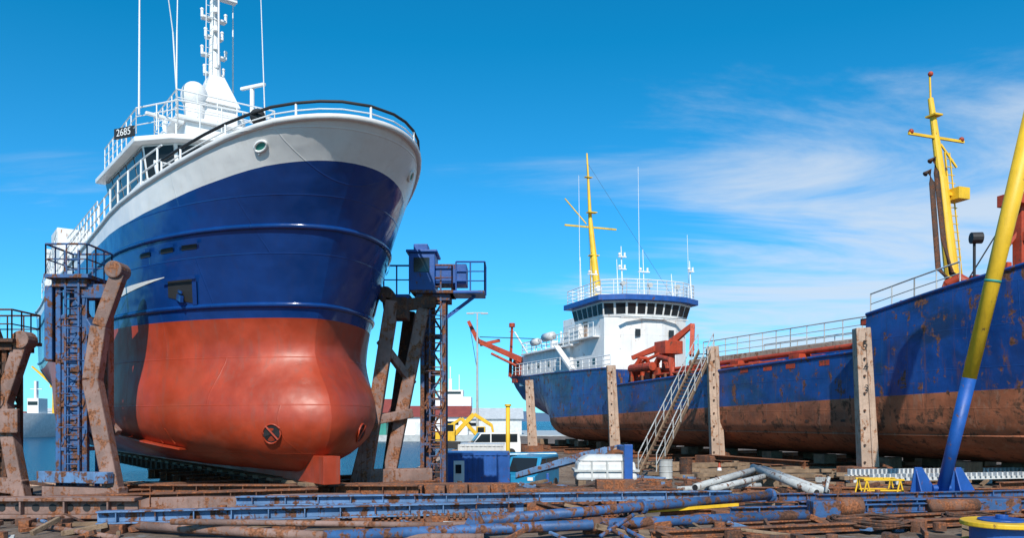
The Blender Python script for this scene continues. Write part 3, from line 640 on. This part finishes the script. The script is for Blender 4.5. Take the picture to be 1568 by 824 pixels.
def sc3(pts,c,k): return [(c[0]+(x-c[0])*k,c[1]+(y-c[1])*k) for x,y in pts]
p.prism(sc3([(-119,200),(-118.5,197),(-117.5,197),(-117,200),(-117,206),(-119,206)],(-118,200),1.5),-1.5,4.5,sc3([(-119.2,200),(-118.5,195.5),(-117.5,195.5),(-116.8,200),(-116.8,206),(-119.2,206)],(-118,200),1.6))
w=o.p('cabin','white',.05); w.bx(-119.4,-116.6,201,205,4.5,8.2); w.bx(-118.3,-117.7,202,203,8.2,12.5); w.beam((-119.5,202.5,10.5),(-116.5,202.5,10.5),.2,.2); o.p('windows','glass').bx(-119.2,-116.8,200.94,201,6.5,7.4); o.done()
o=Obj('street_lamp',(-3.4,80,0)); p=o.p('pole','grey'); p.tube((-3.4,80,0),(-3.4,80,13.2),.14,.08); p.beam((-4,80,13.2),(-2.8,80,13.2),.1,.1); p.box((-4.1,80,13.15),(.7,.3,.14)); p.box((-2.7,80,13.15),(.7,.3,.14)); o.done()
o=Obj('harbour_crane',(-280,500,0)); p=o.p('tower','yellow'); p.beam((-280,500,-1),(-280,500,26),2.4,2.4,1.8,1.8); p.beam((-280,500,24),(-294,500,36),1.6,1.6,.9,.9); p.box((-279,500,25),(6,4,4)); o.done()
def excavator(x,y,s,z=0,fl=1):
    o=Obj('excavator',(x,y,z)); b_=o.p('tracks','black',.03)
    for yy in(-.9,.9): b_.box((x,y+yy*s,z+.4*s),(3.2*s,.5*s,.75*s))
    p=o.p('body','yellow',.04); p.box((x+.3*fl*s,y,z+1.4*s),(2.8*s,2.2*s,1.1*s)); p.box((x-.5*fl*s,y-.5*s,z+2.2*s),(1.2*s,1.0*s,1.2*s))
    o.p('cab_glass','glass').box((x-.5*fl*s,y-1.01*s,z+2.3*s),(.9*s,.04,.8*s))
    p.beam((x-1.0*fl*s,y,z+1.6*s),(x-3.2*fl*s,y,z+3.9*s),.35*s,.5*s); p.beam((x-3.2*fl*s,y,z+3.9*s),(x-5.2*fl*s,y,z+2.6*s),.3*s,.4*s); p.beam((x-5.2*fl*s,y,z+2.7*s),(x-5.5*fl*s,y,z+1.0*s),.25*s,.3*s)
    o.p('bucket','rust_dark',.03).prism([(x-5.9*fl*s,y-.5*s),(x-4.9*fl*s,y-.5*s),(x-4.9*fl*s,y+.5*s),(x-5.9*fl*s,y+.5*s)],z+.3*s,z+1.1*s)
    o.p('ram','grey').tube((x-1.3*fl*s,y,z+1.6*s),(x-2.6*fl*s,y,z+3.1*s),.09*s); o.done()
excavator(-6.0,74,.8,.1,-1); excavator(-2.6,78,.7,.1,1)
o=Obj('yellow_bollard_column',(-.25,50,-1.3)); o.p('column','yellow',smooth=True).tube((-.25,50,-1.3),(-.25,50,3.5),.13,n=16); p=o.p('cap','yellow'); p.tube((-.25,50,3.5),(-.25,50,3.62),.2,n=16); p.box((-.25,50,-1.25),(.6,.6,.1)); o.done()
def container(name,x0,x1,y0,y1,z0,z1,mat):
    o=Obj(name,((x0+x1)/2,y0,z0)); p=o.p('shell',mat,.02); p.bx(x0,x1,y0,y1,z0,z1)
    r=o.p('corrugation',mat); n=int((x1-x0)/.28)
    for k in range(n): r.bx(x0+.1+k*.28,x0+.22+k*.28,y0-.04,y0,z0+.15,z1-.15)
    for z in (z0+.06,z1-.06): r.bx(x0-.03,x1+.03,y0-.06,y0,z-.07,z+.07)
    r.bx(x0-.04,x0+.08,y0-.06,y0+.02,z0,z1); r.bx(x1-.08,x1+.04,y0-.06,y0+.02,z0,z1)
    return o
o=container('shipping_container',-3.5,-.15,42,45,-1.3,.95,'blue_clean'); d=o.p('door','white',.01); d.bx(-3.0,-2.45,41.93,41.95,-1.2,.55); o.p('door_window','glass').bx(-2.9,-2.6,41.9,41.93,-.1,.35); o.done()
container('site_cabin',-3.4,-.5,52,56,-1.3,1.1,'pale').done()
def van(name,x,y,z,mat,rz=0):
    o=Obj(name,(x,y,z),rz,local=True); p=o.p('body',mat,.06)
    prof=[(-2.2,.35),(-2.2,1.0),(-1.6,1.15),(-1.05,1.95),(2.1,2.0),(2.2,1.1),(2.2,.35)]
    p.extr([(a,-.9,b) for a,b in prof],(0,1.8,0))
    g=o.p('windows','glass'); g.extr([(-1.55,-.92,1.2),(-1.0,-.92,1.85),(-.3,-.92,1.85),(-.3,-.92,1.2)],(0,1.84,0)); g.extr([(-.2,-.92,1.2),(-.2,-.92,1.85),(1.9,-.92,1.85),(1.9,-.92,1.2)],(0,1.84,0))
    g.extr([(-1.66,-.75,1.2),(-1.66,.75,1.2),(-1.13,.7,1.9),(-1.13,-.7,1.9)],(-.01,0,.01))
    w=o.p('wheels','black',.03)
    for wx in(-1.4,1.4):
        for wy in(-.85,.85): w.tube((wx,wy-.12,.35),(wx,wy+.12,.35),.35,n=18)
    o.p('bumper','grey',.03).box((-2.24,0,.5),(.12,1.8,.25)); o.p('lights','white').box((-2.21,.65,.85),(.05,.3,.18)); o.p('lights','white').box((-2.21,-.65,.85),(.05,.3,.18)); o.done()
van('parked_van',1.1,45,-1.3,'cyan',rz=R(70)); van('parked_van',-1.6,66,-.3,'white',rz=R(10)); van('parked_van',.6,49.5,-1.3,'cyan',rz=R(0))
o=Obj('fish_tub_tank',(3.7,32.8,0)); p=o.p('shell','pale',.12); p.prism([(2.5,32),(4.95,32),(4.95,33.6),(2.5,33.6)],.25,1.0,[(2.6,32.1),(4.85,32.1),(4.85,33.5),(2.6,33.5)]); p.prism([(2.6,32.1),(4.85,32.1),(4.85,33.5),(2.6,33.5)],1.0,1.25,[(3.0,32.3),(4.6,32.3),(4.6,33.3),(3.0,33.3)])
r=o.p('ribs','grey'); r.bx(2.45,5.0,31.96,33.64,.6,.68); [r.bx(x,x+.07,31.95,33.65,.25,1.0) for x in (3.1,3.7,4.3)]
k=o.p('skids','wood',.02); k.bx(2.6,2.9,32,33.6,0,.25);k.bx(4.5,4.8,32,33.6,0,.25); o.done()
o=Obj('steel_loading_chute',(1.4,34.6,0)); p=o.p('chute','pale_blue',.02)
p.extr([(.15,34.3,.2),(3.9,34.3,1.2),(4.6,34.3,1.62),(3.0,34.3,1.3),(.15,34.3,.42)],(0,.08,0)); p.extr([(.15,34.9,.1),(4.0,34.9,1.1),(4.0,34.9,1.5),(.15,34.9,.35)],(0,.08,0)); p.extr([(.15,34.38,.2),(4.0,34.38,1.15),(4.0,34.9,1.15),(.15,34.9,.2)],(0,0,.06))
p2=o.p('end_post','blue_clean',.02); p2.bx(4.35,4.68,31.6,31.9,0,1.68); p2.beam((4.5,31.9,1.5),(4.5,34.3,1.5),.2,.2); p2.beam((1.5,34.3,.4),(1.5,34.3,-.4),.12,.12); p2.beam((3.8,34.3,1.0),(3.8,34.3,-.6),.12,.12); o.done()
# ================================================================ FOREGROUND STEELWORK
o=Obj('blue_steel_girder',(-4.8,20,0)); p=o.p('girder','pale_blue',.01); p.ibeam((-9.6,18.9,.36),(.3,21.2,.36),.34,.3,.035,12); w=o.p('supports','rust',.02)
for k in range(6): c=Vector((-9.2,19,.1)).lerp(Vector((0,21.1,.1)),k/5); w.box(c,(.5,.5,.22))
o.done()
o=Obj('blue_steel_girder',(-6,22.8,0)); p=o.p('girder','pale_blue',.01); p.ibeam((-7.5,22.2,.42),(1.2,23.3,.42),.3,.26,.035,10); p.ibeam((1.2,23.3,.42),(6.4,24.0,.42),.3,.26,.035,4)
w=o.p('supports','rust',.02)
for k in range(6): w.box(Vector((-7.2,22.25,.15)).lerp(Vector((6,24,.15)),k/5),(.6,.5,.28))
o.done()
o=Obj('blue_steel_pipe',(3,21,0)); p=o.p('pipe','blue_steel',smooth=True); p.tube((-.75,18.3,.35),(7.6,23.9,.42),.13,n=16); f=o.p('flange_foot','blue_steel',.02)
f.extr([(-1.15,18.1,.12),(-.5,18.1,.12),(-.75,18.1,.6),(-.9,18.1,.6)],(0,.3,0)); f.tube((3.3,21,.38),(3.4,21.07,.38),.2,n=16); f.tube((7.5,23.84,.42),(7.6,23.9,.42),.2,n=16)
w=o.p('supports','rust',.02); w.box((2,20.2,.1),(.5,.5,.25)); w.box((6,22.8,.12),(.5,.5,.25)); o.done()
o=Obj('blue_steel_pipe',(2,18.5,0)); p=o.p('pipe','blue_steel',smooth=True); p.tube((-3.9,16.9,.2),(7.2,19.9,.3),.125,n=16); p.tube((2.0,18.2,.3),(2.6,16.8,.05),.05); p.tube((2.3,18.2,.3),(2.9,17.0,.05),.05); p.tube((1.9,17.6,.1),(2.7,18.2,.5),.05)
f=o.p('collar','rust',smooth=True); f.tube((1.8,18.44,.25),(2.0,18.5,.25),.17,n=16); o.done()
o=Obj('rusty_pipe',(-6,18,0)); p=o.p('pipe','mauve',smooth=True); p.tube((-9.2,19.2,.15),(-4.0,17.3,.15),.11,n=14); p.tube((-4.2,17.4,.12),(-.6,17.3,.12),.09,n=12); p.tube((-7.6,18.2,.35),(-1.3,17.9,.3),.07,n=12); p.tube((-12,20,.1),(-8.4,17.4,.1),.06); p.tube((-2,19.3,.12),(6,20.8,.12),.08,n=12); o.done()
o=Obj('perforated_cradle_beam',(-15,21.5,0)); p=o.p('beam','mauve',.02)
p.bx(-22,-9.9,21.4,21.9,.02,.12); p.bx(-22,-9.9,21.4,21.9,.48,.58); p.bx(-22,-9.9,21.6,21.68,.12,.48)
h=o.p('holes','black')
for k in range(26): x=-21.6+k*.45; h.tube((x,21.585,.3),(x,21.6,.3),.1,n=14)
for k in range(10): p.bx(-21+k*1.15,-20.95+k*1.15,21.42,21.6,.12,.48)
p.bx(-22,-7.5,23.4,23.9,.05,.4); p.bx(-12.6,-4.6,24.6,25.1,.05,.38); o.done()
o=Obj('perforated_cradle_beam',(-9,24,0)); p=o.p('beam','rust',.02); p.ibeam((-12.8,22.6,.3),(-6,25.2,.3),.4,.45,.05,10); p.ibeam((-12,26.4,.3),(-3,26.2,.3),.4,.5,.05,12); o.done()
o=Obj('rusty_keel_block_row',(-3,26.8,0)); p=o.p('blocks','rust',.03); g=o.p('bolt_plates','rust_dark',.01)
for k in range(9):
    x=-6.2+k*.74; hh=.48+.08*random.random(); p.box((x,26.9+.1*random.random(),hh/2),(.62,.7,hh)); p.box((x,26.45,.12),(.5,.3,.22)); g.box((x,26.54,hh*.6),(.12,.05,.12)); g.tube((x+.2,26.5,.3),(x+.2,26.6,.3),.04)
p.bx(-6.6,.2,27.4,27.8,.02,.5); o.done()
o=Obj('rusty_box_girder',(2,25,0)); p=o.p('girder','rust',.02); p.bx(.1,4.0,24.9,25.6,.05,.5); p.bx(2.6,3.8,25.0,25.6,.5,.78); p.bx(.1,4.0,24.82,24.9,.42,.52); g=o.p('ribs','rust_dark')
for k in range(9): g.bx(.3+k*.42,.34+k*.42,24.8,24.9,.08,.42)
o.done()
o=Obj('toothed_rack_rail',(1,19.6,0)); p=o.p('rack','rust',.01); p.beam((-4.5,20.3,.08),(3.2,21.4,.08),.3,.12)
for k in range(52): c=Vector((-4.4,20.2,.2)).lerp(Vector((3.1,21.3,.2)),k/51); p.box(c,(.07,.2,.14),rz=R(8))
o.done()
o=Obj('toothed_rack_rail',(18,33.5,0)); p=o.p('rack','pale',.01); p.beam((13.6,33.2,.35),(22,34.5,.35),.3,.1)
for k in range(44): c=Vector((13.7,33.1,.52)).lerp(Vector((21.9,34.4,.52)),k/43); p.box(c,(.08,.25,.24),rz=R(8))
for k in range(5): p.box(Vector((13.8,33.2,.15)).lerp(Vector((21.8,34.4,.15)),k/4),(.3,.4,.32))
p.beam((13.0,29.8,.45),(22,31.8,.45),.2,.12)
for k in range(40): c=Vector((13.1,29.7,.58)).lerp(Vector((21.9,31.7,.58)),k/39); p.box(c,(.07,.2,.16),rz=R(12))
o.done()
o=Obj('slipway_rails',(6,22,0)); p=o.p('rails','rust',.01)
for (a,b) in (((3,17.6,.12),(14,21.0,.12)),((4,22,.12),(16,23.5,.12)),((2,26,.12),(20,25.4,.12)),((5,19.2,.1),(15,22.6,.1)),((6,29.5,.12),(22,28.6,.12)),((-5,29,.12),(6,28.6,.12))): p.ibeam(a,b,.22,.2,.04)
s_=o.p('sleepers','wood',.02)
for k in range(26): s_.box((3+k*.62,18.6+k*.19,.05),(.25,2.0,.12),rz=R(-8+random.uniform(-5,5)))
b2=o.p('blue_channel_sections','blue_steel',.01)
for (a,b) in (((5.5,20.6,.3),(14.5,22.4,.3)),((4.2,24.6,.25),(9.5,25.2,.25)),((9,24.2,.3),(17,26.0,.3)),((12,18.9,.25),(18,20.2,.25))): b2.ibeam(a,b,.22,.24,.03,6)
o.done()
o=Obj('steel_pipe_pile',(8.5,29,0)); p=o.p('pipes','pipe_grey',smooth=True)
for a,b,r in (((6.2,27.6,.35),(9.6,31.6,.75),.13),((6.7,27.4,.3),(10.2,31.2,.6),.11),((9.3,31.5,.8),(10.0,26.8,.25),.14),((9.7,31.5,.75),(10.4,27,.25),.12),((5.8,28.6,.2),(9,29.6,.25),.1),((10.3,26.8,.25),(10.45,26.9,.75),.05)): p.tube(a,b,r,n=16)
i_=o.p('pipe_bores','black')
for a,d in (((6.2,27.6,.35),(-.65,-.76,-.08)),((10.0,26.8,.25),(.15,-.98,-.12)),((10.4,27,.25),(.15,-.98,-.12))):
    a=Vector(a); d=Vector(d); i_.tube(a+d*.003,a+d*.006,.095,n=14)
w=o.p('trestle','wood',.02); w.box((9.4,31.3,.3),(1.6,.3,.55)); w.box((6.6,27.9,.1),(1,.25,.2)); o.done()
o=Obj('yellow_trestle',(13,28.6,0)); p=o.p('frame','yellow',.01)
for y in (28.3,29.0):
    p.beam((12.2,y,.55),(13.6,y,.55),.06,.07); p.beam((12.3,y,.18),(13.5,y,.18),.04,.05)
    for x in(12.3,13.45): p.beam((x-.12,y,0),(x,y,.55),.05,.05); p.beam((x+.14,y,0),(x,y,.55),.05,.05)
for x in (12.3,13.45): p.beam((x,28.3,.55),(x,29,.55),.05,.05)
o.done()
o=Obj('cable_drum',(10.2,17.0,0)); p=o.p('flange','yellow',.02); p.tube((10.2,17,.42),(10.2,17,.52),.78,n=40); p.tube((10.2,17,0.03),(10.2,17,.1),.78,n=40); q=o.p('core','blue_clean',.01); q.tube((10.2,17,.1),(10.2,17,.42),.6,n=32); q.tube((10.2,17,.52),(10.2,17,.56),.45,n=32); q.tube((10.2,17,.56),(10.2,17,.64),.12,n=16); o.done()
for (cx,cy,r0) in ((8.6,19.7,.85),(11.6,20.4,.7)):
    o=Obj('wire_rope_coil',(cx,cy,0)); p=o.p('rope','rust_dark',smooth=True); pts=[]
    for k in range(150):
        a=k*.33; rr_=r0*(1-.12*math.sin(k*.11)); pts.append((cx+rr_*math.cos(a),cy+rr_*.9*math.sin(a),.08+.18*(k/150)+.03*math.sin(k*1.3)))
    p.path(pts,.03,6); o.done()
o=Obj('cradle_winch',(9.5,21.5,0)); p=o.p('frame','blue_steel',.02); p.box((7.9,20.7,.3),(.7,.5,.55)); p.box((12.6,22.2,.3),(2.2,.5,.4)); p.ibeam((7.5,21.4,.35),(13.5,22.6,.35),.3,.3,.04,8); q=o.p('drum','rust',smooth=True); q.tube((8.3,20.8,.4),(8.9,20.9,.4),.25,n=20); q.tube((11,21.5,.35),(12.4,21.8,.35),.18,n=20); r=o.p('levers','yellow'); r.tube((5.2,23.0,.25),(6.6,23.4,.45),.04); r.beam((3.4,21.5,.2),(6.2,22.4,.3),.08,.08); o.done()
for x,y,mt in ((6.9,36.6,'grey'),(8.0,37.6,'rust_dark'),(5.6,37.9,'blue_clean')):
    z=gz(x,y); o=Obj('steel_drum',(x,y,z)); p=o.p('drum',mt,.02); p.tube((x,y,z),(x,y,z+.88),.29,n=22); [p.tube((x,y,z+q_),(x,y,z+q_+.03),.31,n=22) for q_ in (.02,.3,.58,.85)]; o.done()
o=Obj('traffic_cone',(9.4,37,0)); p=o.p('cone','red_lead'); p.tube((9.4,37,.04),(9.4,37,.7),.17,.03,16); p.box((9.4,37,.03),(.45,.45,.05)); o.p('band','white').tube((9.4,37,.35),(9.4,37,.48),.112,.082,16); o.done()
o=Obj('scrap_steel_debris',(0,24,0)); ps=[o.p('rusty_pieces','rust',.01),o.p('dark_pieces','rust_dark',.01),o.p('timber_offcuts','wood',.01),o.p('blue_scrap','pale_blue',.01),o.p('grey_scrap','pipe_grey',.01)]
for k in range(560):
    y=random.uniform(17,33); x=random.uniform(-.72,.72)*y*.95
    if random.random()<.25: x=random.uniform(4,14); y=random.uniform(26,37)
    p=random.choices(ps,(5,4,3,1.5,.6))[0]; t_=random.random(); z=gz(x,y)
    a=random.uniform(0,math.pi)*.999
    if t_<.45: 
        L=random.uniform(.4,2.2); p.beam((x,y,z+.06),(x+L*math.cos(a),y+L*math.sin(a)*.5,z+random.uniform(.05,.3)),random.uniform(.05,.18),random.uniform(.03,.14))
    elif t_<.6:
        L=random.uniform(.4,2.0); p.tube((x,y,z+.07),(x+L*math.cos(a),y+L*math.sin(a)*.5,z+.1),random.uniform(.03,.07))
    elif t_<.95: p.box((x,y,z+.08),(random.uniform(.1,.5),random.uniform(.1,.5),random.uniform(.08,.3)),rz=a)
    else: ps[0].tube((x,y,z),(x,y,z+random.uniform(.1,.3)),random.uniform(.06,.15),n=12)
o.done()
o=Obj('timber_stack',(9,40,0)); p=o.p('planks','wood',.01)
for k in range(70):
    x=random.uniform(7,22); y=random.uniform(33,46)
    p.box((x,y,.1+random.random()*.25),(random.uniform(1,3),.3,.16),rz=random.uniform(-.4,.4))
o.done()
# ================================================================ WORLD
SUN=Vector((-.03,-.97,.82)).normalized(); el=math.asin(SUN.z)
w=bpy.data.worlds.new('World'); scene.world=w; w.use_nodes=True; t=w.node_tree; t.nodes.clear()
out=t.nodes.new('ShaderNodeOutputWorld'); bg=t.nodes.new('ShaderNodeBackground'); sky=t.nodes.new('ShaderNodeTexSky'); sky.sky_type='NISHITA'; sky.sun_disc=False
sky.sun_elevation=el; sky.sun_rotation=math.atan2(SUN.x,SUN.y); sky.air_density=1.0; sky.dust_density=.3; sky.ozone_density=2
tc=t.nodes.new('ShaderNodeTexCoord'); sp=t.nodes.new('ShaderNodeSeparateXYZ'); t.links.new(tc.outputs['Generated'],sp.inputs[0])
grad=t.nodes.new('ShaderNodeMapRange'); t.links.new(sp.outputs[2],grad.inputs[0]); grad.inputs[1].default_value=0; grad.inputs[2].default_value=.42
tint=mixc(t,grad.outputs[0],(.34,.93,1.42),(.03,.86,1.16))
skc=mixc(t,1.0,sky.outputs[0],tint,'MULTIPLY')
def mth(op,a,b=None,c=None,clamp=False):
    n=t.nodes.new('ShaderNodeMath'); n.operation=op; n.use_clamp=clamp
    for i,x in enumerate((a,b,c)):
        if x is None: continue
        if isinstance(x,(int,float)): n.inputs[i].default_value=x
        else: t.links.new(x,n.inputs[i])
    return n.outputs[0]
zc=mth('ADD',mth('MAXIMUM',sp.outputs[2],0.0),.08)
cx=mth('DIVIDE',sp.outputs[0],zc); cy=mth('DIVIDE',sp.outputs[1],zc)
cbn=t.nodes.new('ShaderNodeCombineXYZ'); t.links.new(cx,cbn.inputs[0]); t.links.new(cy,cbn.inputs[1])
mp=t.nodes.new('ShaderNodeMapping'); mp.inputs['Rotation'].default_value=(0,0,R(-32)); mp.inputs['Scale'].default_value=(.55,1.5,1); t.links.new(cbn.outputs[0],mp.inputs[0])
n1=noise(t,mp.outputs[0],.9,10,.62,.7); n2=noise(t,cbn.outputs[0],.35,4,.5)
az=mth('DIVIDE',sp.outputs[0],mth('MAXIMUM',sp.outputs[1],.01))
side=ramp(t,az,-.1,.42); lowm=ramp(t,sp.outputs[2],.52,.22)
dens=mth('ADD',n1,mth('MULTIPLY',mth('MULTIPLY',side,lowm),.38)); dens=mth('ADD',dens,mth('MULTIPLY',mth('SUBTRACT',n2,.5),.3)); dens=mth('SUBTRACT',dens,mth('MULTIPLY',ramp(t,sp.outputs[2],.22,.48),.1))
cm=mth('MULTIPLY',ramp(t,dens,.60,.98),.8); cm=mth('MULTIPLY',cm,ramp(t,sp.outputs[2],.0,.06))
skyc=mixc(t,cm,skc,(5.4,6.0,6.7))
t.links.new(skyc,bg.inputs[0]); bg.inputs[1].default_value=.13; t.links.new(bg.outputs[0],out.inputs[0])
sl=bpy.data.lights.new('sun','SUN'); sl.energy=5.0; sl.angle=R(.5); sl.color=(1,.93,.83); so=bpy.data.objects.new('sun',sl); scene.collection.objects.link(so); so.rotation_euler=SUN.to_track_quat('Z','Y').to_euler()
# ================================================================ CAMERA
cam=bpy.data.cameras.new('camera'); co=bpy.data.objects.new('camera',cam); scene.collection.objects.link(co); scene.camera=co
co.location=(0,0,2.6); co.rotation_euler=(R(90),0,0); cam.sensor_width=36; cam.lens=28.7; cam.shift_y=.1486; cam.clip_end=20000; cam.clip_start=.1
scene.view_settings.view_transform='Standard'; scene.view_settings.look='None'; scene.view_settings.exposure=0
